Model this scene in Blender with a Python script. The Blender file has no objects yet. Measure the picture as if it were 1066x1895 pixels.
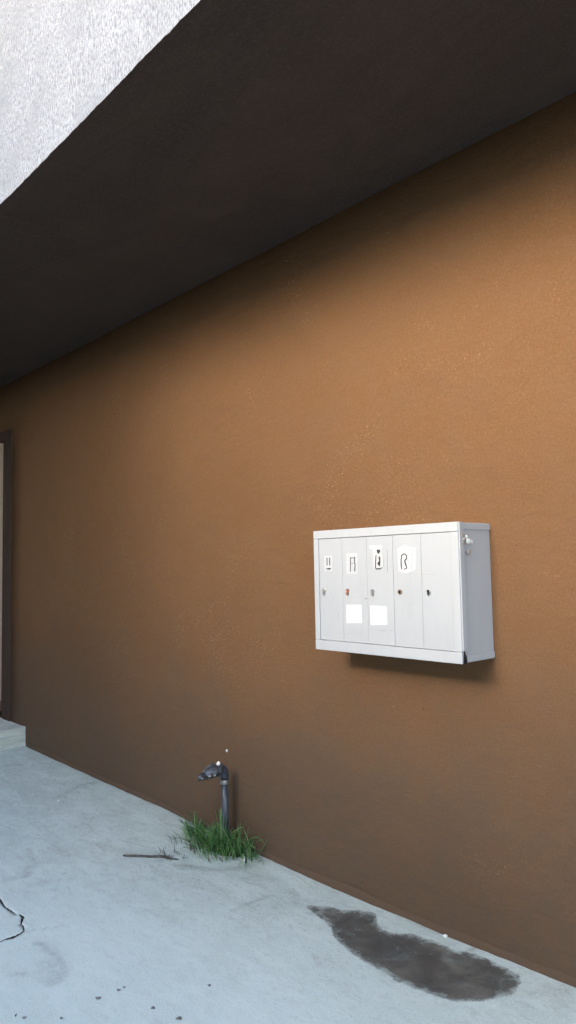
import bpy, bmesh, math, random
from mathutils import Vector, Matrix, noise
from mathutils.geometry import delaunay_2d_cdt

random.seed(7)
SC = bpy.context.scene
COL = SC.collection

# ------------------------------------------------------------------ camera
IMG_W, IMG_H, FPX = 1066.0, 1895.0, 1368.0
YAW, PITCH, ROLL = 0.84668, 0.07115, -0.01891
CAM = Vector((0.0, -2.519, 1.5))
_f = Vector((-math.sin(YAW) * math.cos(PITCH), math.cos(YAW) * math.cos(PITCH), math.sin(PITCH)))
_r0 = Vector((math.cos(YAW), math.sin(YAW), 0.0))
_u0 = _r0.cross(_f)
_r = math.cos(ROLL) * _r0 + math.sin(ROLL) * _u0
_u = -math.sin(ROLL) * _r0 + math.cos(ROLL) * _u0
cd = bpy.data.cameras.new('camera')
cd.sensor_fit = 'HORIZONTAL'
cd.sensor_width = 36.0
cd.lens = 36.0 * FPX / IMG_W
cd.clip_start = 0.05
cd.clip_end = 500.0
cam = bpy.data.objects.new('camera', cd)
COL.objects.link(cam)
M = Matrix((( _r.x, _u.x, -_f.x, CAM.x), (_r.y, _u.y, -_f.y, CAM.y), (_r.z, _u.z, -_f.z, CAM.z), (0, 0, 0, 1)))
cam.matrix_world = M
SC.camera = cam

# ------------------------------------------------------------------ sky, sun, exposure
SUN_EL, SUN_AZ, SUN_ANGLE, SUN_STR = 21.8, 180.0, 18.0, 0.5
SKY_STR = 0.15
EXPOSURE = 2.76
w = bpy.data.worlds.new('World')
SC.world = w
w.use_nodes = True
wn = w.node_tree
sky = wn.nodes.new('ShaderNodeTexSky')
sky.sky_type = 'NISHITA'
sky.sun_disc = False
sky.sun_elevation = math.radians(SUN_EL)
sky.sun_rotation = math.radians(SUN_AZ)
sky.air_density = 1.0
sky.dust_density = 2.0
sky.ozone_density = 1.0
bg = wn.nodes['Background']
bg.inputs['Strength'].default_value = SKY_STR
wn.links.new(sky.outputs[0], bg.inputs['Color'])
sl = bpy.data.lights.new('sun', 'SUN')
sl.energy = SUN_STR
sl.angle = math.radians(SUN_ANGLE)
sl.color = (1.0, 0.9, 0.78)
so = bpy.data.objects.new('sun', sl)
COL.objects.link(so)
el, az = math.radians(SUN_EL), math.radians(SUN_AZ)
to_sun = Vector((math.sin(az) * math.cos(el), math.cos(az) * math.cos(el), math.sin(el)))
so.rotation_euler = (-to_sun).to_track_quat('-Z', 'Y').to_euler()
so.location = (0, -5, 8)
vs = SC.view_settings
vs.view_transform = 'Standard'
vs.look = 'None'
vs.exposure = EXPOSURE
vs.gamma = 1.0
vs.use_curve_mapping = False

# ------------------------------------------------------------------ helpers
def ray(px, py):
    return (px - IMG_W / 2) / FPX * _r - (py - IMG_H / 2) / FPX * _u + _f

def on_y(px, py, y=0.0):
    d = ray(px, py)
    return CAM + d * ((y - CAM.y) / d.y)

def on_x(px, py, x):
    d = ray(px, py)
    return CAM + d * ((x - CAM.x) / d.x)

def on_z(px, py, z=0.0):
    d = ray(px, py)
    return CAM + d * ((z - CAM.z) / d.z)

def smooth(a, b, x):
    t = min(1.0, max(0.0, (x - a) / (b - a)))
    return t * t * (3 - 2 * t)

def nz(x, y, z=0.0):
    return noise.noise(Vector((x, y, z)))

def link(name, me, mat=None, parent=None, smooth_shade=False):
    o = bpy.data.objects.new(name, me)
    COL.objects.link(o)
    if mat is not None:
        me.materials.append(mat)
    if parent is not None:
        o.parent = parent
    if smooth_shade:
        for p in me.polygons:
            p.use_smooth = True
    return o

def from_bm(name, bm, mat=None, parent=None, smooth_shade=False):
    bmesh.ops.recalc_face_normals(bm, faces=bm.faces)
    me = bpy.data.meshes.new(name)
    bm.to_mesh(me)
    bm.free()
    return link(name, me, mat, parent, smooth_shade)

def from_py(name, v, f, mat=None, parent=None, smooth_shade=False):
    me = bpy.data.meshes.new(name)
    me.from_pydata([tuple(a) for a in v], [], f)
    me.update()
    return link(name, me, mat, parent, smooth_shade)

def empty(name, loc=(0, 0, 0)):
    o = bpy.data.objects.new(name, None)
    o.empty_display_size = 0.1
    COL.objects.link(o)
    o.location = loc
    return o

def tag(o, label=None, cat=None, group=None, kind=None):
    if label: o['label'] = label
    if cat: o['category'] = cat
    if group: o['group'] = group
    if kind: o['kind'] = kind
    return o

def bm_box(bm, x0, x1, y0, y1, z0, z1):
    vs_ = [bm.verts.new(p) for p in ((x0, y0, z0), (x1, y0, z0), (x1, y1, z0), (x0, y1, z0),
                                     (x0, y0, z1), (x1, y0, z1), (x1, y1, z1), (x0, y1, z1))]
    for q in ((0, 3, 2, 1), (4, 5, 6, 7), (0, 1, 5, 4), (1, 2, 6, 5), (2, 3, 7, 6), (3, 0, 4, 7)):
        bm.faces.new([vs_[i] for i in q])
    return vs_

def box(name, x0, x1, y0, y1, z0, z1, mat, parent=None, bev=0.0, seg=2):
    bm = bmesh.new()
    bm_box(bm, x0, x1, y0, y1, z0, z1)
    if bev > 0:
        bmesh.ops.bevel(bm, geom=list(bm.edges), offset=bev, segments=seg, profile=0.6, affect='EDGES')
    return from_bm(name, bm, mat, parent)

def tube(bm, pts, radii, seg=20, cap=True):
    pts = [Vector(p) for p in pts]
    rings = []
    n = len(pts)
    ref = None
    for i, p in enumerate(pts):
        t = (pts[min(i + 1, n - 1)] - pts[max(i - 1, 0)]).normalized()
        if ref is None:
            ref = Vector((1, 0, 0)) if abs(t.x) < 0.8 else Vector((0, 1, 0))
        a = (ref - t * ref.dot(t)).normalized()
        b = t.cross(a)
        ref = a
        rings.append([bm.verts.new(p + (a * math.cos(k * 2 * math.pi / seg) + b * math.sin(k * 2 * math.pi / seg)) * radii[i]) for k in range(seg)])
    for i in range(n - 1):
        for k in range(seg):
            bm.faces.new((rings[i][k], rings[i][(k + 1) % seg], rings[i + 1][(k + 1) % seg], rings[i + 1][k]))
    if cap:
        bm.faces.new(list(reversed(rings[0])))
        bm.faces.new(rings[-1])

# ------------------------------------------------------------------ materials
class NT:
    def __init__(self, name, rough=0.8, spec=0.3, metallic=0.0):
        self.m = bpy.data.materials.new(name)
        self.m.use_nodes = True
        self.t = self.m.node_tree
        self.b = self.t.nodes['Principled BSDF']
        self.b.inputs['Roughness'].default_value = rough
        self.b.inputs['Specular IOR Level'].default_value = spec
        self.b.inputs['Metallic'].default_value = metallic
        self.geo = None

    def n(self, t, **kw):
        nd = self.t.nodes.new(t)
        for k, v in kw.items():
            setattr(nd, k, v)
        return nd

    def l(self, a, b):
        self.t.links.new(a, b)

    def pos(self, scale=(1, 1, 1)):
        if self.geo is None:
            self.geo = self.n('ShaderNodeNewGeometry')
        mp = self.n('ShaderNodeMapping')
        mp.inputs['Scale'].default_value = scale
        self.l(self.geo.outputs['Position'], mp.inputs['Vector'])
        return mp.outputs[0]

    def noise(self, scale, detail=4, rough=0.55, vec=None, dist=0.0):
        nd = self.n('ShaderNodeTexNoise')
        nd.inputs['Scale'].default_value = scale
        nd.inputs['Detail'].default_value = detail
        nd.inputs['Roughness'].default_value = rough
        nd.inputs['Distortion'].default_value = dist
        self.l(vec if vec is not None else self.pos(), nd.inputs['Vector'])
        return nd.outputs['Fac']

    def ramp(self, fac, stops):
        nd = self.n('ShaderNodeValToRGB')
        e = nd.color_ramp.elements
        while len(e) < len(stops):
            e.new(0.5)
        for i, (p, c) in enumerate(stops):
            e[i].position = p
            e[i].color = c if len(c) == 4 else (*c, 1)
        self.l(fac, nd.inputs[0])
        return nd.outputs[0]

    def rng(self, fac, a, b, c=0.0, d=1.0):
        nd = self.n('ShaderNodeMapRange')
        nd.interpolation_type = 'SMOOTHSTEP'
        for i, v in ((1, a), (2, b), (3, c), (4, d)):
            nd.inputs[i].default_value = v
        self.l(fac, nd.inputs[0])
        return nd.outputs[0]

    def math(self, op, a, b):
        nd = self.n('ShaderNodeMath', operation=op)
        for i, x in enumerate((a, b)):
            if isinstance(x, (int, float)):
                nd.inputs[i].default_value = x
            else:
                self.l(x, nd.inputs[i])
        return nd.outputs[0]

    def mix(self, fac, a, b, blend='MIX'):
        nd = self.n('ShaderNodeMix', data_type='RGBA', blend_type=blend)
        ins = nd.inputs
        for sock, x in ((ins[0], fac), (ins[6], a), (ins[7], b)):
            if isinstance(x, (int, float)):
                sock.default_value = x
            elif isinstance(x, tuple):
                sock.default_value = (*x, 1) if len(x) == 3 else x
            else:
                self.l(x, sock)
        return nd.outputs[2]

    def attr(self, name):
        nd = self.n('ShaderNodeAttribute')
        nd.attribute_name = name
        return nd

    def col(self, c):
        if isinstance(c, tuple):
            self.b.inputs['Base Color'].default_value = (*c, 1)
        else:
            self.l(c, self.b.inputs['Base Color'])
        return self

    def bump(self, h, strength=0.4, dist=0.01, prev=None):
        nd = self.n('ShaderNodeBump')
        nd.inputs['Strength'].default_value = strength
        nd.inputs['Distance'].default_value = dist
        self.l(h, nd.inputs['Height'])
        if prev is not None:
            self.l(prev, nd.inputs['Normal'])
        self.l(nd.outputs[0], self.b.inputs['Normal'])
        return nd.outputs[0]

def mat_wall():
    m = NT('brown_stucco', 0.9, 0.15)
    big = m.noise(0.9, 3)
    mid = m.noise(7.0, 5, 0.6)
    fine = m.noise(140.0, 3, 0.6)
    c = m.ramp(big, [(0.3, (0.136, 0.070, 0.032)), (0.7, (0.158, 0.083, 0.039))])
    c = m.mix(m.rng(mid, 0.35, 0.75, 0.0, 0.45), c, (0.15, 0.086, 0.048))
    c = m.mix(m.rng(m.noise(2.4, 6, 0.7, vec=m.pos((1, 1, 1.6)), dist=1.2), 0.48, 0.7, 0, 0.4), c, (0.125, 0.073, 0.041))
    c = m.mix(m.rng(fine, 0.42, 0.7, 0.0, 0.4), c, (0.205, 0.119, 0.064))
    # rubbed, faded grain as scattered patches
    patch = m.rng(m.noise(1.6, 5, 0.65, dist=0.6), 0.5, 0.68)
    speck = m.rng(m.noise(90.0, 3, 0.6), 0.56, 0.68)
    c = m.mix(m.math('MULTIPLY', m.math('MULTIPLY', patch, speck), 0.55), c, (0.31, 0.2, 0.12))
    # pinholes and small chips
    pin = m.rng(m.noise(55.0, 2, 0.5), 0.7, 0.76)
    c = m.mix(m.math('MULTIPLY', pin, 0.55), c, (0.07, 0.045, 0.03))
    # darker, greyer tone towards the wall foot, with a ragged blotchy edge
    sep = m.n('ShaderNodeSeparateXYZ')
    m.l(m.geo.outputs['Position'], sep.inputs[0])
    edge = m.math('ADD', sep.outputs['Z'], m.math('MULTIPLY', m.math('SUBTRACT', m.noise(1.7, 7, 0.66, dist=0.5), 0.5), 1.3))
    low_tone = m.math('MULTIPLY', m.rng(edge, 0.0, 1.35, 1.0, 0.0), m.rng(m.noise(14.0, 6, 0.7), 0.25, 0.7, 0.7, 1.0))
    c = m.mix(m.math('MULTIPLY', low_tone, 0.8), c, (0.088, 0.071, 0.056))
    # thin vertical run marks
    runs = m.rng(m.noise(1.0, 4, 0.6, vec=m.pos((22, 22, 0.7))), 0.62, 0.8)
    c = m.mix(m.math('MULTIPLY', runs, 0.22), c, (0.11, 0.064, 0.036))
    m.col(c)
    n0 = m.bump(m.noise(5.0, 4, 0.6, vec=m.pos((1, 1, 2.2)), dist=0.8), 0.2, 0.03)
    n1 = m.bump(m.noise(22.0, 4, 0.6), 0.1, 0.012, n0)
    m.bump(m.noise(170.0, 3, 0.65), 0.25, 0.004, n1)
    return m.m

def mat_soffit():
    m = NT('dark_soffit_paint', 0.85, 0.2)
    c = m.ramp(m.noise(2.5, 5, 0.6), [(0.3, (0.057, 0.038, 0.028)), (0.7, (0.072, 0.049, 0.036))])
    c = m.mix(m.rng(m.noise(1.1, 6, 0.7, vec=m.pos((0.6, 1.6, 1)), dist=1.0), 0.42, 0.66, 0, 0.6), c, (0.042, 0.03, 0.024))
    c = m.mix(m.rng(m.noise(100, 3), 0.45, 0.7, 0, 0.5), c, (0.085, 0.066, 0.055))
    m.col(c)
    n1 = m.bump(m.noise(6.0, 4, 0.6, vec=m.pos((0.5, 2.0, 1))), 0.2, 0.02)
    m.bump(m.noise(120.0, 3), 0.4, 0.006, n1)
    return m.m

def mat_white_stucco():
    m = NT('rough_white_stucco', 0.95, 0.1)
    g = m.noise(120.0, 5, 0.7, vec=m.pos((1.5, 1.5, 0.45)))
    c = m.ramp(g, [(0.34, (0.13, 0.142, 0.17)), (0.47, (0.3, 0.33, 0.385)), (0.62, (0.47, 0.505, 0.57))])
    c = m.mix(m.rng(m.noise(3.0, 5, 0.6), 0.4, 0.7, 0, 0.55), c, (0.26, 0.285, 0.333))
    m.col(c)
    n1 = m.bump(g, 0.8, 0.02)
    m.bump(m.noise(180.0, 3, 0.7), 0.6, 0.006, n1)
    return m.m

def mat_concrete():
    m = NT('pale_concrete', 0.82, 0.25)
    big = m.noise(1.1, 5, 0.6, dist=0.4)
    mid = m.noise(5.0, 6, 0.65, vec=m.pos((0.8, 1.5, 1)), dist=0.5)
    c = m.ramp(big, [(0.3, (0.42, 0.495, 0.465)), (0.7, (0.52, 0.605, 0.57))])
    c = m.mix(m.rng(mid, 0.4, 0.66, 0, 0.75), c, (0.59, 0.675, 0.64))
    c = m.mix(m.rng(m.noise(7.0, 8, 0.75, vec=m.pos((0.6, 1.6, 1)), dist=1.4), 0.5, 0.72, 0, 0.75), c, (0.31, 0.345, 0.32))
    c = m.mix(m.rng(m.noise(110.0, 3, 0.65), 0.4, 0.65, 0.0, 0.55), c, (0.63, 0.71, 0.67))
    c = m.mix(m.rng(m.noise(26.0, 6, 0.75, vec=m.pos((0.7, 1.5, 1)), dist=0.8), 0.5, 0.68, 0, 0.5), c, (0.33, 0.365, 0.34))
    fleck = m.rng(m.noise(48.0, 4, 0.6), 0.64, 0.72)
    c = m.mix(m.math('MULTIPLY', fleck, 0.6), c, (0.78, 0.84, 0.83))
    pits = m.rng(m.noise(75.0, 2, 0.5), 0.66, 0.74)
    c = m.mix(m.math('MULTIPLY', pits, 0.6), c, (0.2, 0.205, 0.21))
    c = m.mix(m.math('MULTIPLY', m.attr('near_light').outputs['Fac'], 0.5), c, (0.70, 0.80, 0.75))  # near slab lightened in colour as if more sky reached it
    st = m.attr('stain').outputs['Fac']
    grain = m.rng(m.noise(38.0, 5, 0.7), 0.3, 0.65, 0.35, 1.0)
    c = m.mix(m.math('MULTIPLY', st, grain), c, (0.15, 0.15, 0.145))
    m.col(c)
    n1 = m.bump(m.noise(6.0, 4, 0.55, vec=m.pos((1, 1.8, 1))), 0.15, 0.015)
    m.bump(m.noise(130.0, 4, 0.7), 0.4, 0.005, n1)
    return m.m

def mat_wet():
    m = NT('wet_concrete', 0.5, 0.4)
    c = m.ramp(m.noise(6.0, 6, 0.65, dist=0.6), [(0.3, (0.066, 0.064, 0.058)), (0.5, (0.105, 0.1, 0.088)), (0.72, (0.2, 0.19, 0.16))])
    c = m.mix(m.rng(m.noise(90, 3, 0.6), 0.5, 0.75, 0, 0.4), c, (0.18, 0.178, 0.17))
    m.col(c)
    r = m.rng(m.noise(4.0, 4, 0.6), 0.35, 0.7, 0.28, 0.6)
    m.l(r, m.b.inputs['Roughness'])
    m.bump(m.noise(110.0, 4, 0.7), 0.3, 0.004)
    a = m.attr('soak').outputs['Fac']
    nn = m.math('MULTIPLY', m.math('SUBTRACT', m.noise(24.0, 7, 0.72), 0.5), 1.3)
    al = m.rng(m.math('ADD', a, nn), 0.05, 0.85)
    dry = m.rng(m.noise(9.0, 6, 0.7, dist=0.8), 0.38, 0.7, 1.0, 0.6)
    m.l(m.math('MULTIPLY', al, dry), m.b.inputs['Alpha'])
    return m.m

def mat_paint(name, c, rough=0.4, spec=0.4, grime=0.25, gc=None, scale=9.0, bump=0.06):
    m = NT(name, rough, spec)
    gc = gc or tuple(x * 0.72 for x in c)
    k = m.mix(m.rng(m.noise(scale, 5, 0.65, vec=m.pos((1, 1, 0.35))), 0.45, 0.75, 0, grime), c, gc)
    k = m.mix(m.rng(m.noise(scale * 12, 3), 0.55, 0.75, 0, grime * 0.6), k, gc)
    m.col(k)
    m.bump(m.noise(scale * 2.2, 3), bump, 0.01)
    return m.m

def mat_plain(name, c, rough=0.6, spec=0.3, var=0.15, scale=40.0, metallic=0.0, bump=0.1):
    m = NT(name, rough, spec, metallic)
    m.col(m.mix(m.rng(m.noise(scale, 4), 0.35, 0.7, 0, 1), tuple(x * (1 - var) for x in c), tuple(min(0.95, x * (1 + var)) for x in c)))
    m.bump(m.noise(scale * 2, 3), bump, 0.004)
    return m.m

def mat_grass():
    m = NT('grass_blade', 0.55, 0.3)
    m.l(m.attr('tint').outputs['Color'], m.b.inputs['Base Color'])
    tr = m.n('ShaderNodeBsdfTranslucent')
    m.l(m.attr('tint').outputs['Color'], tr.inputs[0])
    mx = m.n('ShaderNodeMixShader')
    mx.inputs[0].default_value = 0.3
    out = m.t.nodes['Material Output']
    m.l(m.b.outputs[0], mx.inputs[1])
    m.l(tr.outputs[0], mx.inputs[2])
    m.l(mx.outputs[0], out.inputs[0])
    return m.m

def mat_step():
    m = NT('streaked_concrete', 0.85, 0.2)
    s = m.noise(1.0, 5, 0.65, vec=m.pos((4, 4, 34)), dist=0.8)
    c = m.ramp(s, [(0.32, (0.46, 0.51, 0.49)), (0.5, (0.62, 0.64, 0.58)), (0.68, (0.7, 0.74, 0.71))])
    m.col(c)
    m.bump(s, 0.5, 0.02)
    return m.m

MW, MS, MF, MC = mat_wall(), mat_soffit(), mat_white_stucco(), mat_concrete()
M_WET = mat_wet()
M_BOX = mat_paint('white_enamel', (0.43, 0.45, 0.475), 0.38, 0.4, 0.22)
M_DOOR = mat_paint('white_enamel_door', (0.42, 0.44, 0.465), 0.36, 0.4, 0.25, scale=6.0)
M_PAPER = mat_plain('white_paper', (0.7, 0.7, 0.69), 0.8, 0.2, 0.02)
M_STICK = mat_plain('off_white_sticker', (0.5, 0.52, 0.54), 0.6, 0.3, 0.04)
M_INK = mat_plain('faded_black_ink', (0.055, 0.05, 0.052), 0.7, 0.2, 0.3)
M_INKL = mat_plain('faint_grey_ink', (0.42, 0.43, 0.44), 0.7, 0.2, 0.2)
M_BRASS = mat_plain('tarnished_brass', (0.36, 0.26, 0.2), 0.45, 0.5, 0.3, metallic=0.6)
M_STEEL = mat_plain('dull_steel', (0.42, 0.42, 0.41), 0.4, 0.5, 0.25, metallic=0.7)
M_RUST = mat_plain('rusty_steel', (0.34, 0.17, 0.12), 0.7, 0.3, 0.35)
M_DARK = mat_plain('dark_gap', (0.02, 0.018, 0.018), 0.9, 0.1, 0.2)
M_PUTTY = mat_plain('grey_putty', (0.4, 0.38, 0.35), 0.95, 0.1, 0.25, 90, bump=0.8)
M_PIPE = mat_plain('blue_grey_pipe', (0.065, 0.075, 0.1), 0.32, 0.5, 0.35, 25)
M_TAP = mat_plain('weathered_tap_metal', (0.12, 0.13, 0.15), 0.38, 0.5, 0.5, 45, metallic=0.4, bump=0.5)
M_CHIP = mat_plain('white_flake', (0.85, 0.85, 0.83), 0.8, 0.2, 0.05)
M_TWIG = mat_plain('grey_brown_twig', (0.11, 0.1, 0.09), 0.9, 0.15, 0.4, 60)
M_LEAF = mat_plain('dry_dark_leaf', (0.2, 0.205, 0.2), 0.85, 0.2, 0.3, 80)
M_SOIL = mat_plain('dark_soil', (0.06, 0.05, 0.04), 0.95, 0.1, 0.4, 60, bump=1.0)
M_GRASS = mat_grass()
M_STEP = mat_step()
M_JAMB = mat_paint('dark_brown_timber', (0.062, 0.042, 0.032), 0.8, 0.2, 0.4, scale=14.0)
M_STRIP = mat_paint('cream_door_edge', (0.5, 0.38, 0.29), 0.5, 0.3, 0.15)
M_LEAFDOOR = mat_paint('brown_door_paint', (0.16, 0.09, 0.055), 0.45, 0.4, 0.3)
M_BLOCKER = mat_paint('blocker_ochre', (0.62, 0.42, 0.22), 0.9, 0.1, 0.3, scale=1.5)  # warm tone of the added blockers, bounces light onto the brown wall
M_BLOCKER_ROOF = mat_paint('blocker_roof_sheet', (0.2, 0.11, 0.08), 0.8, 0.2, 0.3, scale=3)
M_GLASS = mat_plain('window_glass', (0.03, 0.035, 0.04), 0.08, 0.5, 0.1, bump=0.0)

# ------------------------------------------------------------------ ground
SOFFIT_Z, OVER = 3.2025, 1.2888
_prof = [(-60, 0.026), (-6.22, 0.026), (-4.83, 0.012), (-4.235, 0.012), (-3.75, 0.003), (-3.13, -0.014), (-2.52, -0.018),
         (-2.13, -0.007), (-1.89, -0.004), (-1.68, 0.005), (-1.375, 0.012), (60, 0.012)]

def ground_z(x, y):
    z = 0.0
    for (xa, za), (xb, zb) in zip(_prof, _prof[1:]):
        if xa <= x <= xb:
            z = za + (zb - za) * (x - xa) / (xb - xa)
            break
    z *= smooth(-0.7, -0.05, y)
    k = smooth(-12, -7, x) * smooth(8, 2, x)
    return z + k * (0.004 * nz(x * 1.3, y * 1.3) + 0.002 * nz(x * 5, y * 5, 3))

CELL = 0.02
xs = [-70, -40, -22, -14, -10, -8.2] + [round(-7.2 + i * CELL, 4) for i in range(int(6.3 / CELL) + 1)] + [-0.4, 0.6, 2, 5, 12, 30, 70]
ys = [-70, -40, -20, -12, -8, -5, -3.4, -2.6] + [round(-2.0 + i * CELL, 4) for i in range(int(2.04 / CELL) + 1)] + [0.3, 2, 8, 25, 70]

def px_list(pts, ox=0, oy=0, s=1.0):
    return [on_z(ox + a * s, oy + b * s) for a, b in pts]

# stains on the slab, each one a polyline of soft dabs (position, radius, strength)
dabs = []
def dab(pts, r, k):
    P = px_list(pts)
    for a, b in zip(P, P[1:]):
        n = max(1, int((b - a).length / (r * 0.6)))
        for i in range(n + 1):
            q = a.lerp(b, i / n)
            dabs.append((q.x, q.y, r, k))
dab([(72, 1745), (95, 1760), (112, 1778), (120, 1795), (118, 1806), (103, 1816), (92, 1820)], 0.02, 0.42)
dab([(85, 1780), (95, 1790), (98, 1804), (90, 1812)], 0.035, 0.26)
dab([(30, 1801), (40, 1803)], 0.022, 0.3)
dab([(65, 1800), (75, 1804)], 0.022, 0.22)
dab([(46, 1724), (75, 1720), (108, 1715)], 0.008, 0.32)
dab([(54, 1570), (53, 1585), (63, 1594)], 0.016, 0.4)
dab([(38, 1622), (50, 1619), (56, 1612)], 0.012, 0.75)
dab([(60, 1637), (90, 1632)], 0.03, 0.25)
dab([(0, 1630), (30, 1625), (60, 1600)], 0.03, 0.22)
dab([(110, 1475), (150, 1456), (190, 1450), (205, 1454)], 0.02, 0.3)
dab([(430, 1685), (470, 1665), (497, 1655)], 0.012, 0.4)
dab([(450, 1622), (475, 1615), (510, 1622)], 0.016, 0.2)
dab([(860, 1762), (880, 1752)], 0.012, 0.6)
dab([(980, 1842), (1030, 1838)], 0.04, 0.25)
dab([(20, 1418), (40, 1420)], 0.03, 0.25)
dab([(330, 1600), (400, 1606), (460, 1598)], 0.03, 0.45)
dab([(485, 1590), (470, 1575)], 0.03, 0.4)
dab([(150, 1555), (250, 1582), (330, 1575)], 0.03, 0.14)
dab([(0, 1385), (45, 1384)], 0.02, 0.5)
dgrid = {}
for d in dabs:
    R_ = d[2] * 2.2
    for i in range(int((d[0] - R_) // 0.2), int((d[0] + R_) // 0.2) + 1):
        for j in range(int((d[1] - R_) // 0.2), int((d[1] + R_) // 0.2) + 1):
            dgrid.setdefault((i, j), []).append(d)

def stain_at(x, y):
    s = 0.0
    wx, wy = x + 0.012 * nz(x * 18, y * 18, 5), y + 0.012 * nz(x * 18, y * 18, 9)
    for (a, b, r, k) in dgrid.get((int(x // 0.2), int(y // 0.2)), ()):
        q = ((wx - a) ** 2 + (wy - b) ** 2) / (r * r)
        if q < 4.5:
            s = max(s, k * math.exp(-q * 1.1))
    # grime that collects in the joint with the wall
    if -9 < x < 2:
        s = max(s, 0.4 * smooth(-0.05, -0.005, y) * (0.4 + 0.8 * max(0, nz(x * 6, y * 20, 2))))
    return s

# cracks as closed outlines: centre line pixel, half width in metres
def crack_outline(pts, hw):
    P = px_list(pts)
    Q, Wd = [], []
    for i in range(len(P) - 1):
        n = 5
        for k in range(n):
            t = k / n
            q = P[i].lerp(P[i + 1], t)
            j = 0.004
            Q.append(Vector((q.x + j * nz(q.x * 60, q.y * 60, 1), q.y + j * nz(q.x * 60, q.y * 60, 7))))
            Wd.append(max(0.0012, 0.8 * (hw[i] + (hw[i + 1] - hw[i]) * t) * (1 + 0.5 * nz(q.x * 80, q.y * 80, 4))))
    Q.append(Vector((P[-1].x, P[-1].y)))
    Wd.append(0.0006)
    L, Rr = [], []
    for i, q in enumerate(Q):
        t = (Q[min(i + 1, len(Q) - 1)] - Q[max(i - 1, 0)]).normalized()
        nrm = Vector((-t.y, t.x))
        L.append(q + nrm * Wd[i])
        Rr.append(q - nrm * Wd[i])
    return L + list(reversed(Rr))

cracks = [crack_outline([(-22, 1650), (1, 1666), (8, 1678), (20, 1686), (32, 1693)], [.003, .006, .004, .005, .001]),
          crack_outline([(36, 1692), (42, 1697), (40, 1706), (39, 1711), (43, 1716), (44.5, 1724), (33, 1731), (22, 1736), (9, 1738.5), (0, 1743), (-20, 1747)],
                        [.002, .008, .005, .003, .003, .004, .006, .012, .004, .003, .003])]

def pip(p, poly):
    ins = False
    j = len(poly) - 1
    for i in range(len(poly)):
        a, b = poly[i], poly[j]
        if (a.y > p[1]) != (b.y > p[1]) and p[0] < (b.x - a.x) * (p[1] - a.y) / (b.y - a.y) + a.x:
            ins = not ins
        j = i
    return ins

allc = [p for c in cracks for p in c]
RX = (min(p.x for p in allc) - 0.05, max(p.x for p in allc) + 0.05)
RY = (min(p.y for p in allc) - 0.05, max(p.y for p in allc) + 0.05)
i0 = max(i for i, x in enumerate(xs) if x <= RX[0]); i1 = min(i for i, x in enumerate(xs) if x >= RX[1])
j0 = max(j for j, y in enumerate(ys) if y <= RY[0]); j1 = min(j for j, y in enumerate(ys) if y >= RY[1])
nx, ny = len(xs), len(ys)
gv = [(x, y, ground_z(x, y)) for x in xs for y in ys]
gf = []
for i in range(nx - 1):
    for j in range(ny - 1):
        if i0 <= i < i1 and j0 <= j < j1:
            continue
        gf.append((i * ny + j, (i + 1) * ny + j, (i + 1) * ny + j + 1, i * ny + j + 1))
pv, pidx = [], []
for i in range(i0, i1 + 1):
    for j in range(j0, j1 + 1):
        pv.append(Vector((xs[i], ys[j])))
cedges = []
for c in cracks:
    b0 = len(pv)
    pv += c
    cedges += [(b0 + k, b0 + (k + 1) % len(c)) for k in range(len(c))]
ov, oe, of, _, _, _ = delaunay_2d_cdt(pv, cedges, [], 0, 1e-6)
key = {(round(x, 4), round(y, 4)): k for k, (x, y, z) in enumerate(gv)}
mp = []
for v in ov:
    k = key.get((round(v.x, 4), round(v.y, 4)))
    if k is None:
        k = len(gv)
        gv.append((v.x, v.y, ground_z(v.x, v.y)))
    mp.append(k)
low = {}
def lower(k):
    if k not in low:
        x, y, z = gv[k]
        low[k] = len(gv)
        gv.append((x, y, z - 0.022))
    return low[k]
ecount = {}
crack_faces = set()
for f in of:
    cx_ = sum(ov[k].x for k in f) / len(f); cy_ = sum(ov[k].y for k in f) / len(f)
    inside = any(pip((cx_, cy_), c) for c in cracks)
    g = [mp[k] for k in f]
    if inside:
        crack_faces.add(len(gf))
        gf.append(tuple(lower(k) for k in g))
        for a, b in zip(g, g[1:] + g[:1]):
            e = (min(a, b), max(a, b))
            ecount[e] = ecount.get(e, 0) + 1
    else:
        gf.append(tuple(g))
n_top = len(gf)
for (a, b), n in ecount.items():
    if n == 1:
        gf.append((a, b, lower(b), lower(a)))
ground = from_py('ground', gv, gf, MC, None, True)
ground.data.materials.append(M_SOIL)
for p in ground.data.polygons:
    if p.index >= n_top or p.index in crack_faces:
        p.material_index = 1
tag(ground, 'pale grey cracked concrete yard in front of the brown wall', 'ground', kind='structure')
at = ground.data.attributes.new('stain', 'FLOAT', 'POINT')
at2 = ground.data.attributes.new('near_light', 'FLOAT', 'POINT')
def near_light_at(x, y):  # stronger light away from the wall and rightwards, put into the concrete colour
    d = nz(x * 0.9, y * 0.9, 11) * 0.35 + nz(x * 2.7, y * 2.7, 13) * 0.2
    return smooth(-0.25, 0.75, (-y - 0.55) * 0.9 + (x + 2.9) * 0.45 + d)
at2.data.foreach_set('value', [near_light_at(v[0], v[1]) for v in gv])
lows = set(low.values())
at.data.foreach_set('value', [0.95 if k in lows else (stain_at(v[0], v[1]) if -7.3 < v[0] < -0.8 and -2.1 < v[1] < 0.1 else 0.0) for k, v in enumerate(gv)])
bmg = bmesh.new(); bmg.from_mesh(ground.data)
bmesh.ops.recalc_face_normals(bmg, faces=bmg.faces); bmg.to_mesh(ground.data); bmg.free()

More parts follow.
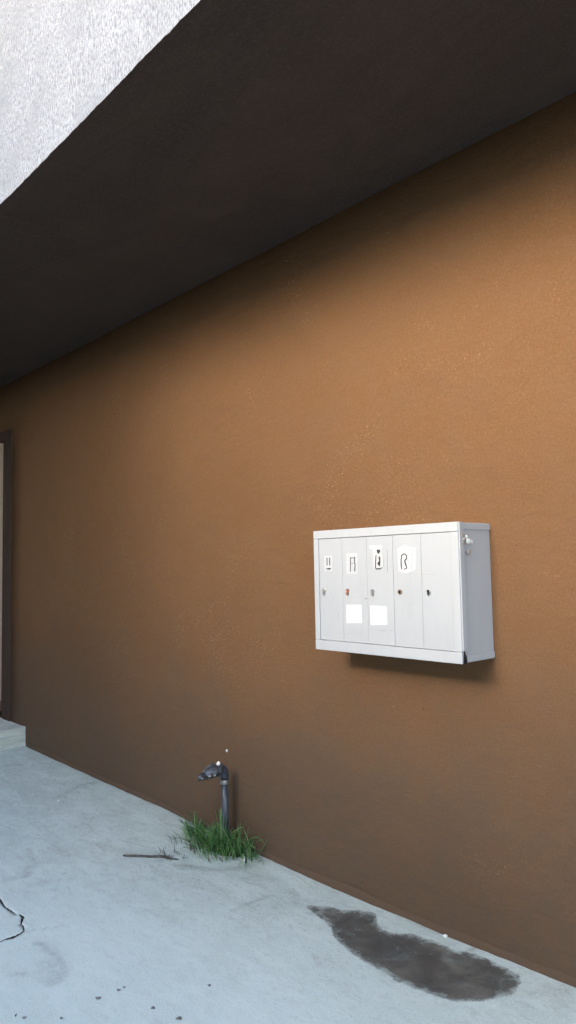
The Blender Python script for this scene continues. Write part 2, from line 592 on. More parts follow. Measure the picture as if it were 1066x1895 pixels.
# wet patch: irregular outline, its own thin sheet on the slab
wet_px = [(140, 178), (200, 182), (250, 193), (310, 194), (357, 203), (360, 240), (385, 265), (430, 280), (490, 282), (540, 298), (590, 318),
          (625, 338), (660, 346), (700, 356), (750, 376), (800, 405), (850, 432), (858, 455), (838, 490), (790, 503), (720, 512), (650, 512),
          (590, 494), (540, 477), (490, 457), (445, 437), (420, 412), (380, 392), (330, 366), (290, 337), (258, 307), (232, 280), (228, 255), (200, 225), (168, 200)]
wp = [Vector((p.x, p.y)) for p in px_list(wet_px, 500, 1580, 0.531)]
cx_ = sum(p.x for p in wp) / len(wp); cy_ = sum(p.y for p in wp) / len(wp)

def seg_d(p, a, b):
    ab = b - a
    t = max(0, min(1, (p - a).dot(ab) / max(1e-9, ab.dot(ab))))
    return (p - a - ab * t).length
wv, wf, wa, wi = [], [], [], {}
x0, x1 = min(p.x for p in wp) - 0.05, max(p.x for p in wp) + 0.05
y0, y1 = min(p.y for p in wp) - 0.05, min(-0.004, max(p.y for p in wp) + 0.05)
S = 0.008
NX, NY = int((x1 - x0) / S), int((y1 - y0) / S)
def wet_sd(p):
    d = min(seg_d(p, wp[k], wp[(k + 1) % len(wp)]) for k in range(len(wp)))
    return d if pip(p, wp) else -d
sdv = {}
for i in range(NX + 1):
    for j in range(NY + 1):
        sdv[i, j] = wet_sd(Vector((x0 + i * S, y0 + j * S)))
def wvert(i, j):
    if (i, j) not in wi:
        x, y = x0 + i * S, y0 + j * S
        wi[i, j] = len(wv)
        wv.append((x, y, ground_z(x, y) + 0.003))
        wa.append(max(0.0, min(1.0, 0.5 + sdv[i, j] / (0.085 + 0.09 * smooth(-2.1, -2.45, x)))))
    return wi[i, j]
for i in range(NX):
    for j in range(NY):
        if max(sdv[i + a, j + b] for a in (0, 1) for b in (0, 1)) > -0.012:
            wf.append((wvert(i, j), wvert(i + 1, j), wvert(i + 1, j + 1), wvert(i, j + 1)))
wet = from_py('wet_patch', wv, wf, M_WET, None, True)
wat = wet.data.attributes.new('soak', 'FLOAT', 'POINT')
wat.data.foreach_set('value', wa)
tag(wet, 'long dark wet patch on the concrete below the white mailbox cabinet', 'wet patch')

# ------------------------------------------------------------------ the building
bld = empty('apartment_building', (-3, 0, 0))
tag(bld, 'brown stucco building with white upper storey overhanging a dark soffit', 'building')
bld.location = (0, 0, 0)
DX1 = -6.585           # right edge of the doorway frame
DX0 = -7.75
DTOP = 2.77
WX0, WX1 = -8.2, 1.6

def span(a, b, step):
    n = max(1, round((b - a) / step))
    return [a + (b - a) * k / n for k in range(n)]
bm = bmesh.new()
gx = span(WX0, DX0, 0.25) + span(DX0, DX1, 0.25) + span(DX1, WX1, 0.25) + [WX1]
gzs = span(-0.3, DTOP, 0.25) + span(DTOP, SOFFIT_Z + 0.02, 0.25) + [SOFFIT_Z + 0.02]
g = {}
def gvert(i, j):
    if (i, j) not in g:
        g[i, j] = bm.verts.new((gx[i], -0.004 * (0.5 + 0.5 * nz(gx[i] * 0.9, gzs[j] * 0.9)), gzs[j]))
    return g[i, j]
for i in range(len(gx) - 1):
    for j in range(len(gzs) - 1):
        if DX0 - 1e-6 <= gx[i] < DX1 - 1e-6 and gzs[j] < DTOP - 1e-6:
            continue
        bm.faces.new((gvert(i, j), gvert(i + 1, j), gvert(i + 1, j + 1), gvert(i, j + 1)))
r = bmesh.ops.extrude_face_region(bm, geom=list(bm.faces))
for v in r['geom']:
    if isinstance(v, bmesh.types.BMVert):
        v.co.y = 0.25
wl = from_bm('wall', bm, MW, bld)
for p in wl.data.polygons:
    p.use_smooth = abs(p.normal.y) > 0.9

# soffit slab with a slightly ragged outer edge
bm = bmesh.new()
N = 420
lo, hi, inn, inh = [], [], [], []
for i in range(N + 1):
    x = WX0 + (WX1 - WX0) * i / N
    e = -OVER - 0.004 + 0.006 * nz(x * 7, 0, 1) + 0.004 * nz(x * 30, 0, 2)
    zz = SOFFIT_Z + 0.006 * nz(x * 0.8, 3, 1)
    lo.append(bm.verts.new((x, e, zz + 0.002 * nz(x * 25, 1, 5))))
    hi.append(bm.verts.new((x, e + 0.003, zz + 0.005)))
    inn.append(bm.verts.new((x, 0.02, SOFFIT_Z + 0.008 * nz(x * 1.1, 7, 2))))
    inh.append(bm.verts.new((x, 0.02, SOFFIT_Z + 0.06)))
for i in range(N):
    bm.faces.new((lo[i], lo[i + 1], inn[i + 1], inn[i]))
    bm.faces.new((lo[i], hi[i], hi[i + 1], lo[i + 1]))
    bm.faces.new((hi[i], inh[i], inh[i + 1], hi[i + 1]))
    bm.faces.new((inn[i], inn[i + 1], inh[i + 1], inh[i]))
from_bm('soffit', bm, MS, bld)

# rough white upper storey wall above the soffit
bm = bmesh.new()
nx_, nz_ = 360, 40
g = {}
for i in range(nx_ + 1):
    for j in range(nz_ + 1):
        x = WX0 + (WX1 - WX0) * i / nx_
        z = SOFFIT_Z + 0.004 + 0.006 * nz(x * 0.8, 3, 1) + 3.2 * j / nz_
        g[i, j] = bm.verts.new((x, -OVER + 0.006 - 0.005 * nz(x * 2.5, z * 2.5, 3) - 0.004 * nz(x * 9, z * 9, 6), z))
for i in range(nx_):
    for j in range(nz_):
        bm.faces.new((g[i, j], g[i + 1, j], g[i + 1, j + 1], g[i, j + 1]))
r = bmesh.ops.extrude_face_region(bm, geom=list(bm.faces))
for v in r['geom']:
    if isinstance(v, bmesh.types.BMVert):
        v.co.y = -OVER + 0.2
from_bm('upper_wall', bm, MF, bld)
box('roof_slab', WX0, WX1, -OVER - 0.15, 4.0, SOFFIT_Z + 3.22, SOFFIT_Z + 3.4, MS, bld)
box('rear_mass', WX0, WX1, 0.3, 6.0, -0.3, SOFFIT_Z + 3.21, MS, bld)

# unseen wing added beyond the doorway to darken the wall's left end
box('blocker_wing', -13.0, WX0 - 0.002, -5.8, 6.0, -0.3, SOFFIT_Z + 2.2, MW, bld, 0.01)

# thin uneven plaster lip where the wall meets the slab
bm = bmesh.new()
N = 300
rows = []
for i in range(N + 1):
    x = -6.2 + (WX1 + 6.2) * i / N
    gz = ground_z(x, 0)
    h = 0.028 + 0.016 * nz(x * 2.2, 0, 4) + 0.006 * nz(x * 14, 0, 2)
    t = 0.010 + 0.006 * nz(x * 3.1, 2, 2) + 0.004 * nz(x * 17, 5, 2)
    rows.append([bm.verts.new(p) for p in ((x, -t - 0.006, gz - 0.03), (x, -t - 0.004, gz + h * 0.5), (x, -t, gz + h), (x, 0.03, gz + h + 0.004))])
for a, b in zip(rows, rows[1:]):
    for k in range(3):
        bm.faces.new((a[k], b[k], b[k + 1], a[k + 1]))
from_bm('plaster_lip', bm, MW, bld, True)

# doorway at the far left: frame, cream edged leaf
door = box('door', DX0 + 0.09, -6.835, 0.06, 0.11, 0.20, DTOP - 0.10, M_LEAFDOOR, bld, 0.004)
box('edge_strip', -6.868, -6.8365, -0.012, 0.058, 0.32, DTOP - 0.02, M_STRIP, door, 0.002)
box('jamb', -6.66, DX1 + 0.012, -0.012, 0.12, 0.16, DTOP, M_JAMB, door, 0.006)
box('jamb', -6.735, -6.663, -0.012, 0.12, 0.16, DTOP - 0.02, M_JAMB, door, 0.006)
box('jamb', -6.833, -6.738, 0.012, 0.12, 0.16, DTOP - 0.03, M_JAMB, door, 0.006)
box('jamb', DX0 - 0.01, DX0 + 0.087, -0.02, 0.12, 0.16, DTOP, M_JAMB, door, 0.006)
box('lintel', DX0 + 0.09, -6.665, -0.018, 0.12, DTOP - 0.095, DTOP - 0.001, M_JAMB, door, 0.006)
for k in range(2):
    box('panel', DX0 + 0.2, -7.0, 0.045, 0.062, 0.4 + k * 1.15, 1.4 + k * 1.1, M_LEAFDOOR, door, 0.01)
bm = bmesh.new()
tube(bm, [(-6.95, 0.06, 1.18), (-6.95, 0.01, 1.18), (-6.96, 0.0, 1.18), (-7.08, 0.0, 1.18)], [0.011] * 4, 12)
from_bm('handle', bm, M_STEEL, door, True)

# concrete step below the doorway
bm = bmesh.new()
bm_box(bm, -8.0, -6.235, -1.15, -0.002, -0.05, 0.178)
bmesh.ops.subdivide_edges(bm, edges=list(bm.edges), cuts=14, use_grid_fill=True)
for v in bm.verts:
    v.co.z += 0.006 * nz(v.co.x * 3, v.co.y * 3) if v.co.z > 0.1 else 0
    v.co.x += 0.006 * nz(v.co.y * 5, v.co.z * 16, 3) if v.co.x > -6.3 else 0
stp = from_bm('door_step', bm, M_STEP)
tag(stp, 'low pale concrete step at the far left end of the brown wall', 'step')

# ------------------------------------------------------------------ mailbox cabinet
BX0, BX1, BZ0, BZ1, BD = -2.4344, -1.6496, 1.1206, 1.6490, 0.2155
cab = empty('mailbox_cabinet', (0, 0, 0))
tag(cab, 'white metal mailbox cabinet with five narrow doors fixed to the brown wall', 'mailbox')
T = 0.012
def slab_part(name, x0, x1, y0, y1, z0, z1, mat=M_BOX, parent=cab, bev=0.002):
    return box(name, x0, x1, y0, y1, z0, z1, mat, parent, bev)
FY = -BD
body = slab_part('body', BX0 + 0.002, BX1 - 0.004, FY + 0.022, -0.001, BZ0 + 0.002, BZ1 - 0.002)
top = 0.036; bot = 0.043; sl_ = 0.030; sr_ = 0.034
slab_part('top_rail', BX0, BX1, FY, FY + 0.0215, BZ1 - top, BZ1)
slab_part('bottom_rail', BX0, BX1, FY, FY + 0.0215, BZ0, BZ0 + bot)
slab_part('stile', BX0, BX0 + sl_, FY + 0.0005, FY + 0.0215, BZ0 + bot + 0.0008, BZ1 - top - 0.0008)
slab_part('stile', BX1 - sr_, BX1, FY + 0.0005, FY + 0.0215, BZ0 + bot + 0.0008, BZ1 - top - 0.0008)
# folded edge of the face frame on the right and the side seams
slab_part('side_flange', BX1 - 0.0035, BX1 + 0.004, FY + 0.006, FY + 0.032, BZ0 + 0.05, BZ1 - 0.001, bev=0.0015)
slab_part('side_seam', BX1 - 0.0035, BX1 + 0.0015, FY + 0.034, -0.004, BZ1 - 0.028, BZ1 - 0.006, bev=0.0008)
slab_part('side_seam', BX1 - 0.0035, BX1 + 0.0015, FY + 0.034, -0.004, BZ0 + 0.006, BZ0 + 0.03, bev=0.0008)
# torn dark notch at the lower front corner
v = [(BX1 + 0.0048, FY + 0.006, BZ0 + 0.001), (BX1 + 0.0048, FY + 0.026, BZ0 + 0.004), (BX1 + 0.0048, FY + 0.02, BZ0 + 0.03), (BX1 + 0.0048, FY + 0.012, BZ0 + 0.048), (BX1 + 0.0048, FY + 0.008, BZ0 + 0.02)]
bm = bmesh.new()
fc = bm.faces.new([bm.verts.new(p) for p in v])
r = bmesh.ops.extrude_face_region(bm, geom=[fc])
for q in r['geom']:
    if isinstance(q, bmesh.types.BMVert):
        q.co.x -= 0.006
from_bm('corner_notch', bm, M_DARK, cab)
# crumbly putty lumps on the side near the top corner
for (px, py, rr, mm) in ((853, 988, .013, M_PUTTY), (857, 998, .015, M_PUTTY), (855, 1006, .013, M_PUTTY), (863, 993, .009, M_CHIP), (866, 1001, .014, M_CHIP), (872, 1003, .009, M_CHIP), (866, 1022, .012, M_PUTTY), (869, 1018, .008, M_PUTTY)):
    p = on_x(px, py, BX1)
    bm = bmesh.new()
    bmesh.ops.create_icosphere(bm, subdivisions=3, radius=1)
    for q in bm.verts:
        k = 1 + 0.45 * nz(q.co.x * 2.2 + px, q.co.y * 2.2, q.co.z * 2.2 + py)
        q.co = Vector((BX1 + max(-0.002, q.co.x * k * rr * 0.45), p.y + q.co.y * k * rr, p.z + q.co.z * k * rr * 0.8))
    from_bm('putty_lump', bm, mm, cab, True)

DZ0, DZ1 = BZ0 + bot + 0.002, BZ1 - top - 0.002
DXA, DXB = BX0 + sl_ + 0.001, BX1 - sr_ - 0.001
DWD = (DXB - DXA) / 5
DFY = FY + 0.004      # door face, a little behind the frame face

def ribbon(bm, pts, hw, y):
    P = [on_y(a, b, y) for a, b in pts]
    L, R_ = [], []
    for i, p in enumerate(P):
        t = (P[min(i + 1, len(P) - 1)] - P[max(i - 1, 0)])
        t = Vector((t.x, t.z)).normalized()
        h = hw if not isinstance(hw, (list, tuple)) else hw[i]
        L.append(bm.verts.new((p.x - t.y * h, y, p.z + t.x * h)))
        R_.append(bm.verts.new((p.x + t.y * h, y, p.z - t.x * h)))
    for i in range(len(P) - 1):
        bm.faces.new((L[i], L[i + 1], R_[i + 1], R_[i]))

def poly_face(bm, pts, y):
    bm.faces.new([bm.verts.new(on_y(a, b, y)) for a, b in pts])

def printed(name, mat, parent, y, strokes=(), polys=(), thick=0.0004):
    bm = bmesh.new()
    for pts, hw in strokes:
        ribbon(bm, pts, hw, y)
    for pts in polys:
        poly_face(bm, pts, y)
    r = bmesh.ops.extrude_face_region(bm, geom=list(bm.faces))
    for q in r['geom']:
        if isinstance(q, bmesh.types.BMVert):
            q.co.y += thick
    return from_bm(name, bm, mat, parent)

def faint(d, y, strokes):
    for st_ in strokes:
        printed('faint_mark', M_INKL, d, y, [st_])

def Z6(*pts): return [(590 + a * 0.12195, 1010 + b * 0.12195) for a, b in pts]
def Z7(*pts): return [(680 + a * 0.12195, 1000 + b * 0.12195) for a, b in pts]
def Z8(*pts): return [(620 + a * 0.11257, 1100 + b * 0.11257) for a, b in pts]
def rect(f, a, b, c, d): return f((a, b), (c, b), (c, d), (a, d))

doors = []
for k in range(5):
    xa, xb = DXA + k * DWD + (0.001 if k == 3 else 0.0004), DXA + (k + 1) * DWD - (0.001 if k == 2 else 0.0004)
    d = slab_part('door', xa, xb, DFY - (0.0006 if k == 3 else 0), DFY + 0.014, DZ0, DZ1, M_DOOR, cab, 0.0005)
    doors.append(d)
# dark cavity seen through the door joints is the body behind
locks = [(600.5, 1092.5, 'hasp', M_STEEL), (643.8, 1093, 'pin', M_RUST), (690.5, 1094, 'pin', M_STEEL), (741, 1095.5, 'disc', M_BRASS), (794, 1096, 'key', M_STEEL)]
for d, (px, py, kind, mm) in zip(doors, locks):
    c = on_y(px, py, DFY)
    y = DFY - 0.0006
    bm = bmesh.new()
    rad = 0.0105 if kind in ('hasp', 'disc') else 0.008
    tube(bm, [(c.x, y + 0.002, c.z), (c.x, y - 0.004, c.z), (c.x, y - 0.005, c.z), (c.x, y - 0.005, c.z), (c.x, y - 0.002, c.z)], [rad, rad, rad * 0.85, rad * 0.6, rad * 0.55], 20)
    if kind in ('hasp', 'pin'):
        bm_box(bm, c.x - 0.004, c.x + 0.005, y - 0.009, y - 0.001, c.z - 0.019, c.z + 0.006)
    lk = from_bm('lock', bm, mm, d)
    bm = bmesh.new()
    tall = 0.013 if kind == 'key' else 0.006
    bm_box(bm, c.x - 0.0022, c.x + 0.0022, y - 0.0062, y - 0.0048, c.z - tall, c.z + 0.004)
    if kind == 'key':
        bm_box(bm, c.x - 0.0045, c.x + 0.0045, y - 0.0064, y - 0.0049, c.z + 0.002, c.z + 0.009)
    from_bm('keyhole', bm, M_DARK, d)

SY = DFY - 0.0012; IY = DFY - 0.0018
def sticker(name, d, pts, mat, y=SY):
    return printed(name, mat, d, y, polys=[pts], thick=0.0005)
W1 = 0.0026
sticker('number_sticker', doors[0], rect(Z6, 85, 150, 205, 385), M_STICK)
printed('printed_mark', M_INK, doors[0], IY, [(Z6((123, 180), (124, 240), (125, 300)), W1), (Z6((165, 180), (165, 240), (166, 300)), W1)],
        [Z6((106, 347), (140, 340), (182, 334), (181, 356), (150, 364), (125, 358))])
sticker('number_sticker', doors[1], rect(Z6, 420, 112, 590, 425), M_STICK)
printed('printed_mark', M_INK, doors[1], IY, [(Z6((480, 172), (481, 280), (477, 392)), W1 * .8), (Z6((545, 170), (541, 240), (550, 290), (544, 388)), W1),
        (Z6((484, 186), (505, 188), (540, 178)), 0.0014), (Z6((492, 270), (535, 262)), 0.0007)])
sticker('number_sticker', doors[2], Z6((815, 60), (830, 45), (955, 45), (972, 120), (985, 300), (955, 352), (830, 352)), M_STICK)
printed('printed_mark', M_INK, doors[2], IY, [(Z6((868, 143), (862, 240), (860, 340), (872, 350), (925, 350), (962, 332)), [W1 * .8, W1, W1, W1, W1, W1 * .5])],
        [Z6((878, 60), (925, 58), (932, 88), (906, 126), (884, 98)), Z6((905, 162), (932, 165), (934, 240), (928, 312), (908, 300), (887, 270), (914, 228))])
faint(doors[2], IY, [(Z6((962, 80), (978, 200), (984, 290), (966, 330)), 0.0009), (Z6((1030, 60), (1036, 80), (1042, 400)), 0.0012)])
sticker('paper_label', doors[2], Z6((765, 0), (958, -6), (960, 42), (770, 44)), M_PAPER)
sticker('number_sticker', doors[3], Z7((455, 120), (560, 70), (735, 110), (735, 440), (600, 500), (470, 470)), M_STICK)
printed('printed_mark', M_INK, doors[3], IY, [(Z7((519, 437), (511, 370), (511, 290), (518, 230), (545, 207), (575, 208), (594, 235), (594, 275), (564, 312), (578, 360), (598, 420), (552, 441)),
        [W1 * .7, W1, W1, W1, W1 * .8, W1 * .8, W1, W1, W1 * 1.2, W1 * 1.2, W1, W1 * .6])])
faint(doors[3], IY, [(Z7((703, 145), (690, 180), (670, 240)), 0.0013), (Z7((703, 258), (680, 305), (666, 360), (660, 440)), 0.0012),
        (Z7((612, 168), (650, 136)), 0.001), (Z7((615, 280), (621, 345)), 0.001), (Z7((540, 130), (580, 95), (640, 85)), 0.0008), (Z7((650, 500), (650, 525)), 0.002)])
sticker('paper_label', doors[1], Z8((185, 172), (435, 172), (448, 470), (190, 473)), M_PAPER, SY - 0.0004)
sticker('paper_label', doors[2], Z8((578, 183), (850, 200), (862, 500), (588, 507)), M_PAPER, SY - 0.0004)
sticker('clear_sleeve', doors[1], Z8((150, 70), (455, 70), (455, 560), (150, 560)), M_BOX, DFY - 0.0007)
faint(doors[1], DFY - 0.0014, [(Z8((180, 557), (300, 563), (440, 557)), 0.0007), (Z8((170, 640), (300, 636), (430, 645)), 0.0005), (Z8((50, 280), (56, 390)), 0.0014)])
faint(doors[2], DFY - 0.0014, [(Z8((605, 600), (700, 590), (800, 597), (960, 590)), 0.001), (Z8((480, 66), (555, 78)), 0.0035)])
faint(doors[4], DFY - 0.0012, [(Z7((790, 515), (900, 512), (1050, 520)), 0.0005)])

# ------------------------------------------------------------------ standpipe with tap
PX, PY = -3.312, -0.085
gz = ground_z(PX, PY)
tapo = empty('standpipe_tap', (0, 0, 0))
tag(tapo, 'short dark standpipe with a stubby tap rising from grass against the wall', 'tap')
ZT = 0.408
bm = bmesh.new()
tube(bm, [(PX + 0.004, PY, gz - 0.1), (PX + 0.003, PY, gz + 0.15), (PX, PY, ZT - 0.045)], [0.019] * 3, 20)
from_bm('pipe', bm, M_PIPE, tapo, True)
bm = bmesh.new()
tube(bm, [(PX - 0.03, PY + 0.012, gz - 0.05), (PX - 0.029, PY + 0.012, gz + 0.2), (PX - 0.026, PY + 0.01, ZT - 0.02)], [0.007] * 3, 12)
from_bm('thin_hose', bm, M_PIPE, tapo, True)
bm = bmesh.new()
tube(bm, [(PX, PY, ZT - 0.085), (PX, PY, ZT - 0.083), (PX, PY, ZT - 0.062), (PX, PY, ZT - 0.06)], [0.021, 0.0235, 0.0235, 0.021], 20)
from_bm('coupling', bm, M_STEEL, tapo, True)
bm = bmesh.new()
arc = [(PX, PY, ZT - 0.058)]
rr = []
for k in range(9):
    a = k / 8 * math.pi / 2
    arc.append((PX, PY - 0.038 * (1 - math.cos(a)), ZT - 0.038 + 0.038 * math.sin(a)))
rr = [0.0235] + [0.0235 + 0.004 * (k / 8) for k in range(9)]
tube(bm, arc, rr, 20)
from_bm('elbow', bm, M_PIPE, tapo, True)
bm = bmesh.new()
y_ = PY - 0.036
prof = [(-.004, .027), (.002, .034), (.016, .0355), (.02, .033), (.034, .034), (.05, .0325), (.07, .028), (.09, .0225), (.108, .018), (.111, .0195), (.128, .0185), (.13, .013), (.12, .010)]
tube(bm, [(PX, y_ - a, ZT - 0.036 + r_ * 1.02 - 0.03 * max(0, a)) for a, r_ in prof], [r_ for a, r_ in prof], 22)
for q in bm.verts:
    q.co += Vector((nz(q.co.x * 60, q.co.y * 60, q.co.z * 60), 0, nz(q.co.x * 60, q.co.y * 60, q.co.z * 60 + 9))) * 0.004
from_bm('tap_body', bm, M_TAP, tapo, True)
bm = bmesh.new()
tube(bm, [(PX, y_ - 0.03, ZT + 0.028), (PX, y_ - 0.045, ZT + 0.034), (PX, y_ - 0.075, ZT + 0.022), (PX, y_ - 0.105, ZT + 0.002)], [0.007, 0.009, 0.0085, 0.005], 12)
from_bm('lever', bm, M_TAP, tapo, True)
def lump(name, c, r, mat, parent=None, flat=0.7, sub=2):
    bm = bmesh.new()
    bmesh.ops.create_icosphere(bm, subdivisions=sub, radius=1)
    for q in bm.verts:
        k = 1 + 0.35 * nz(q.co.x * 1.7 + c[0] * 50, q.co.y * 1.7 + c[1] * 50, q.co.z * 1.7)
        q.co = Vector((c[0] + q.co.x * k * r, c[1] + q.co.y * k * r, c[2] + q.co.z * k * r * flat))
    return from_bm(name, bm, mat, parent, True)
lump('paint_blob', (PX + 0.012, y_ - 0.012, ZT + 0.034), 0.011, M_CHIP, tapo, 1.2)
lump('glint_lump', (PX + 0.024, y_ - 0.078, ZT - 0.016), 0.0085, M_STEEL, tapo)  # small steel lumps standing in for bright highlights under the tap body
lump('glint_lump', (PX + 0.017, y_ - 0.122, ZT - 0.02), 0.008, M_STEEL, tapo)
lump('glint_lump', (PX + 0.030, y_ - 0.05, ZT - 0.016), 0.007, M_STEEL, tapo)

# small bright plaster chip on the wall above the tap, and loose chips on the slab
c = on_y(421, 1389, 0)
ch = lump('plaster_chip', (c.x, -0.005, c.z), 0.006, M_CHIP, None, 1.4)
tag(ch, 'tiny white plaster chip stuck on the wall just above the tap', 'plaster chip')
for (px, py, r_, lab) in ((451, 1587, .016, 'small white stone chip beside the grass at the wall foot'),
                          (829, 1728, .010, 'tiny white stone chip lying at the wall foot above the wet patch'),
                          (108, 1483, .009, 'small pale stone chip on the far concrete near the wall')):
    p = on_z(px, py)
    zz = ground_z(p.x, min(p.y, -0.02))
    s_ = lump('stone_chip', (p.x, min(p.y, -0.022), zz + r_ * 0.3), r_, M_CHIP, None, 0.6)
    tag(s_, lab, 'stone chip', 'white chips on the concrete')

# ------------------------------------------------------------------ grass tuft
tuft = empty('grass_tuft', (0, 0, 0))
tag(tuft, 'bushy green grass tuft growing from the wall foot around the standpipe', 'grass')
soil_v, soil_f = [], []
NR, NA = 6, 40
scx, scy = -3.32, -0.09
for i in range(NR + 1):
    for a in range(NA):
        th = 2 * math.pi * a / NA
        rx, ry = 0.17, 0.085
        k = (i / NR) * (1 + 0.18 * nz(math.cos(th) * 2, math.sin(th) * 2, 3))
        x, y = scx + rx * k * math.cos(th), min(-0.012, scy + ry * k * math.sin(th))
        h = 0.022 * (1 - (i / NR) ** 2) + 0.008 * nz(x * 30, y * 30) * (1 - i / NR) - (0.004 if i == NR else 0)
        soil_v.append((x, y, ground_z(x, y) + h))
for i in range(NR):
    for a in range(NA):
        soil_f.append((i * NA + a, i * NA + (a + 1) % NA, (i + 1) * NA + (a + 1) % NA, (i + 1) * NA + a))
from_py('soil', soil_v, soil_f, M_SOIL, tuft, True)

def blades(name, specs):
    v, f, cc = [], [], []
    for (bx, by, ang, lean, ln, wd, col) in specs:
        bz = ground_z(bx, by) + 0.002
        side = Vector((-math.sin(ang), math.cos(ang), 0))
        side = (side + Vector((0, 0, random.uniform(-0.4, 0.4)))).normalized()
        hd = Vector((math.cos(ang), math.sin(ang), 0))
        p = Vector((bx, by, bz))
        th = math.pi / 2 - lean * 0.25
        b0 = len(v)
        ns = 6
        droop = lean * random.uniform(0.8, 1.3)
        for s in range(ns + 1):
            t = s / ns
            wv_ = wd * (1 - t ** 1.6) * (0.65 + 0.35 * min(1, t * 4)) + 0.0004
            q = Vector((p.x, min(p.y, -0.006), max(p.z, ground_z(p.x, p.y) + 0.003)))
            v.append(q - side * wv_); v.append(q + side * wv_)
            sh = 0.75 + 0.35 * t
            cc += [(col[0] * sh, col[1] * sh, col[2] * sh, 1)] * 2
            th_s = th - droop * t
            p = p + (hd * math.cos(th_s) + Vector((0, 0, math.sin(th_s)))) * (ln / ns)
        for s in range(ns):
            f.append((b0 + 2 * s, b0 + 2 * s + 1, b0 + 2 * s + 3, b0 + 2 * s + 2))
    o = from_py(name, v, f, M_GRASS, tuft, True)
    ca = o.data.color_attributes.new('tint', 'FLOAT_COLOR', 'POINT')
    flat = [x for c in cc for x in c]
    ca.data.foreach_set('color', flat)
    o['kind'] = 'stuff'
    return o
greens = [(0.08, 0.21, 0.06), (0.14, 0.32, 0.1), (0.04, 0.11, 0.035), (0.21, 0.42, 0.15), (0.1, 0.26, 0.1), (0.27, 0.46, 0.19)]
sp = []
clumps = [(-3.44, -0.13, 0.07, 75, 0.12), (-3.35, -0.18, 0.07, 100, 0.15), (-3.26, -0.16, 0.06, 65, 0.15), (-3.18, -0.11, 0.05, 50, 0.16), (-3.30, -0.075, 0.05, 50, 0.17), (-3.54, -0.10, 0.05, 40, 0.10), (-3.12, -0.07, 0.035, 40, 0.13)]
for (cx0, cy0, sd, n, ln) in clumps:
    for k in range(n):
        dx, dy = random.gauss(0, sd), random.gauss(0, sd * 0.55)
        ang = math.atan2(dy * 1.4 - 0.03, dx) + random.uniform(-0.9, 0.9)
        far = min(1.6, math.hypot(dx / sd, dy / (sd * 0.55)) * 0.6)
        sp.append((cx0 + dx, min(-0.012, cy0 + dy), ang, 0.55 + 0.95 * far * random.uniform(0.6, 1.3), ln * random.uniform(0.5, 1.3), random.uniform(0.002, 0.0046), random.choice(greens)))
# a few tall, pale blades in front of the pipe and at the right
for k in range(9):
    sp.append((-3.29 + random.uniform(-0.03, 0.03), -0.125 + random.uniform(-0.02, 0.02), random.uniform(0, 6.3), random.uniform(0.1, 0.3), random.uniform(0.17, 0.23), 0.0034, (0.2, 0.36, 0.16)))
for k in range(14):
    sp.append((-3.22 + random.uniform(-0.04, 0.06), -0.10 + random.uniform(-0.03, 0.03), random.uniform(-0.9, 0.5), random.uniform(0.4, 0.8), random.uniform(0.14, 0.2), 0.003, (0.2, 0.36, 0.15)))
blades('green_blades', sp)
dry = []
for k in range(70):
    x = random.uniform(-3.62, -3.1)
    dry.append((x, random.uniform(-0.28, -0.05), random.uniform(2.6, 5.6), random.uniform(1.2, 1.7), random.uniform(0.05, 0.13), 0.0018, random.choice([(0.12, 0.115, 0.07), (0.16, 0.15, 0.1), (0.07, 0.08, 0.045)])))
for k in range(22):
    dry.append((-3.56 + random.uniform(-0.05, 0.05), -0.09 + random.uniform(-0.035, 0.035), math.pi + random.uniform(-0.4, 0.5), random.uniform(1.3, 1.6), random.uniform(0.1, 0.19), 0.0022, random.choice([(0.07, 0.13, 0.05), (0.1, 0.14, 0.07)])))
blades('dry_blades', dry)

# twig lying on the slab, pointing at the tuft
tw = [(228, 1583), (245, 1584), (262, 1583.5), (280, 1584.5), (296, 1584), (312, 1586.5), (330, 1588)]
bm = bmesh.new()
TP = []
for k, (a, b) in enumerate(tw):
    p = on_z(a, b, 0.006)
    TP.append((p.x, p.y, ground_z(p.x, p.y) + 0.006 + 0.002 * math.sin(k * 1.9)))
tube(bm, TP, [0.0045, 0.0062, 0.0058, 0.0066, 0.006, 0.005, 0.003], 10)
tube(bm, [TP[4], (TP[4][0] + 0.03, TP[4][1] + 0.01, TP[4][2] + 0.006), (TP[4][0] + 0.055, TP[4][1] + 0.045, TP[4][2] + 0.002)], [0.004, 0.003, 0.0015], 8)
twig = from_bm('twig', bm, M_TWIG, None, True)
tag(twig, 'thin grey twig lying on the concrete left of the grass tuft', 'twig')
# broken stems and crumbs at the end of the twig
crumb = []
for k in range(26):
    p = on_z(random.uniform(286, 345), random.uniform(1578, 1594))
    crumb.append((p.x, p.y, random.uniform(0, 6.3), random.uniform(1.3, 1.7), random.uniform(0.02, 0.06), 0.0016, random.choice([(0.07, 0.1, 0.05), (0.13, 0.13, 0.09), (0.05, 0.06, 0.04)])))
blades('loose_stems', crumb)

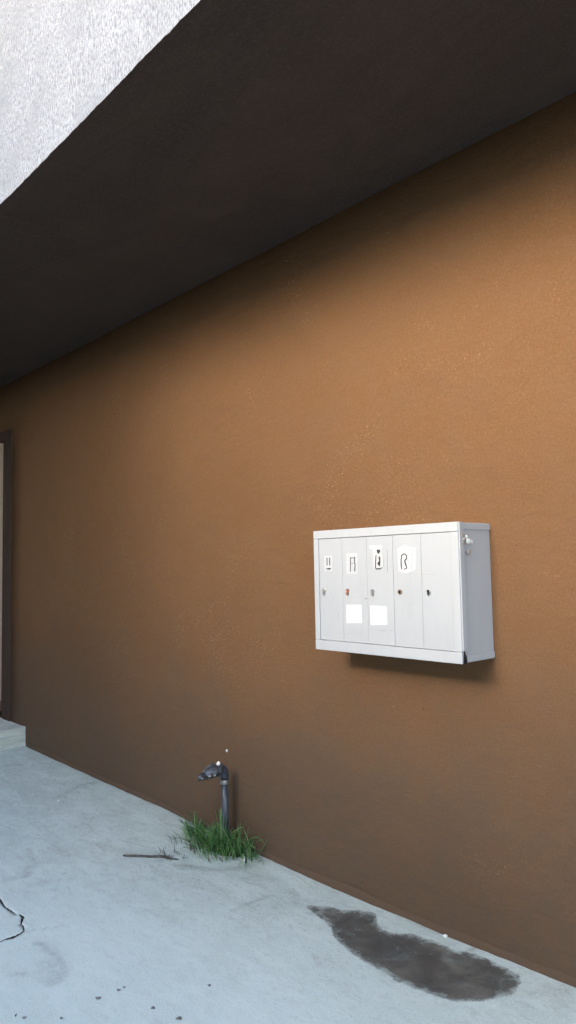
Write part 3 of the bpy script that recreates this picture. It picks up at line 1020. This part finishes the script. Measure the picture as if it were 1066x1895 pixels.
# dark leaf scraps on the near concrete
scraps = [(182, 1847.5, .013, 'largest dark leaf scrap in the middle of the near concrete'), (220, 1833, .009, 'dark leaf scrap, lower left of a close pair on the near concrete'),
          (230, 1828, .006, 'tiny dark leaf scrap, upper right of a close pair on the near concrete'), (283, 1867, .010, 'dark leaf scrap alone on the near concrete, right of the stained patch'),
          (331, 1886, .014, 'dark oval leaf scrap close to the bottom edge of the picture'), (387, 1825, .008, 'small dark leaf scrap farthest right on the near concrete'),
          (45, 1884, .010, 'dark leaf scrap in the bottom left corner beside a thin stalk'), (29, 1880, .008, 'thin upright dark stalk in the bottom left corner'),
          (114, 1886, .007, 'faint small leaf scrap at the bottom edge below the grey stain')]
for k, (px, py, r_, lab) in enumerate(scraps):
    p = on_z(px, py)
    bm = bmesh.new()
    NA = 14
    a0 = random.uniform(0, 6.3)
    r_ *= 0.75
    thin = 0.25 if 'stalk' in lab and 'upright' in lab else 0.5
    ax = _r.normalized() if thin > 0.3 else Vector((_f.x, _f.y, 0)).normalized()
    ax = Vector((ax.x, ax.y, 0)).normalized()
    bx_ = Vector((-ax.y, ax.x, 0))
    vs_ = []
    for a in range(NA):
        th = 2 * math.pi * a / NA
        q = p + ax * (math.cos(th) * r_ * (1 + 0.3 * nz(math.cos(th) * 2 + k, math.sin(th) * 2))) + bx_ * (math.sin(th) * r_ * thin * 1.4 * (1 + 0.4 * nz(math.cos(th) * 2, math.sin(th) * 2 + k)))
        vs_.append(bm.verts.new((q.x, q.y, ground_z(q.x, q.y) + 0.004 + 0.002 * math.cos(2 * th + k))))
    cv = bm.verts.new((p.x, p.y, ground_z(p.x, p.y) + 0.006))
    for a in range(NA):
        bm.faces.new((vs_[a], vs_[(a + 1) % NA], cv))
    r = bmesh.ops.extrude_face_region(bm, geom=list(bm.faces))
    for q in r['geom']:
        if isinstance(q, bmesh.types.BMVert):
            q.co.z -= 0.002
    o = from_bm('leaf_scrap', bm, M_LEAF)
    tag(o, lab, 'leaf', 'dark scraps on the near concrete')

# ------------------------------------------------------------------ unseen blockers added behind the camera to shape sun and sky light
bw = box('blocker_wall', -3.55, 4.95, -7.4, -7.15, -0.2, 4.1, M_BLOCKER, None, 0.01)
tag(bw, 'unseen ochre wall added between the two blocker houses to shade the lower brown wall', 'wall')
def house(x0, x1, h, wins, label):  # unseen blocker added behind the camera, shaped as a house
    nh = empty('blocker_house', (0, 0, 0))
    tag(nh, label, 'house')
    box('wall', x0, x1, -12.0, -7.1, -0.2, h, M_BLOCKER, nh, 0.01)
    box('blocker_roof', x0 - 0.2, x1 + 0.2, -12.2, -6.9, h + 0.005, h + 0.2, M_BLOCKER_ROOF, nh, 0.02)
    for wx, wz in wins:
        wn_ = box('blocker_window', wx, wx + 1.2, -7.12, -7.06, wz, wz + 1.3, M_BOX, nh, 0.01)
        box('pane', wx + 0.08, wx + 1.12, -7.058, -7.05, wz + 0.08, wz + 1.22, M_GLASS, wn_)
house(-20.0, -3.6, 9.2, [(-19 + 3 * k, z) for k in range(5) for z in (1.2, 4.2, 7.2)], 'unseen ochre house added behind the camera to shade the doorway end of the wall')
house(5.0, 9.0, 9.2, [(6.0 + 2.0 * k, z) for k in range(1) for z in (1.2, 4.2, 7.2)], 'narrow unseen ochre house added behind the camera to block part of the sky')
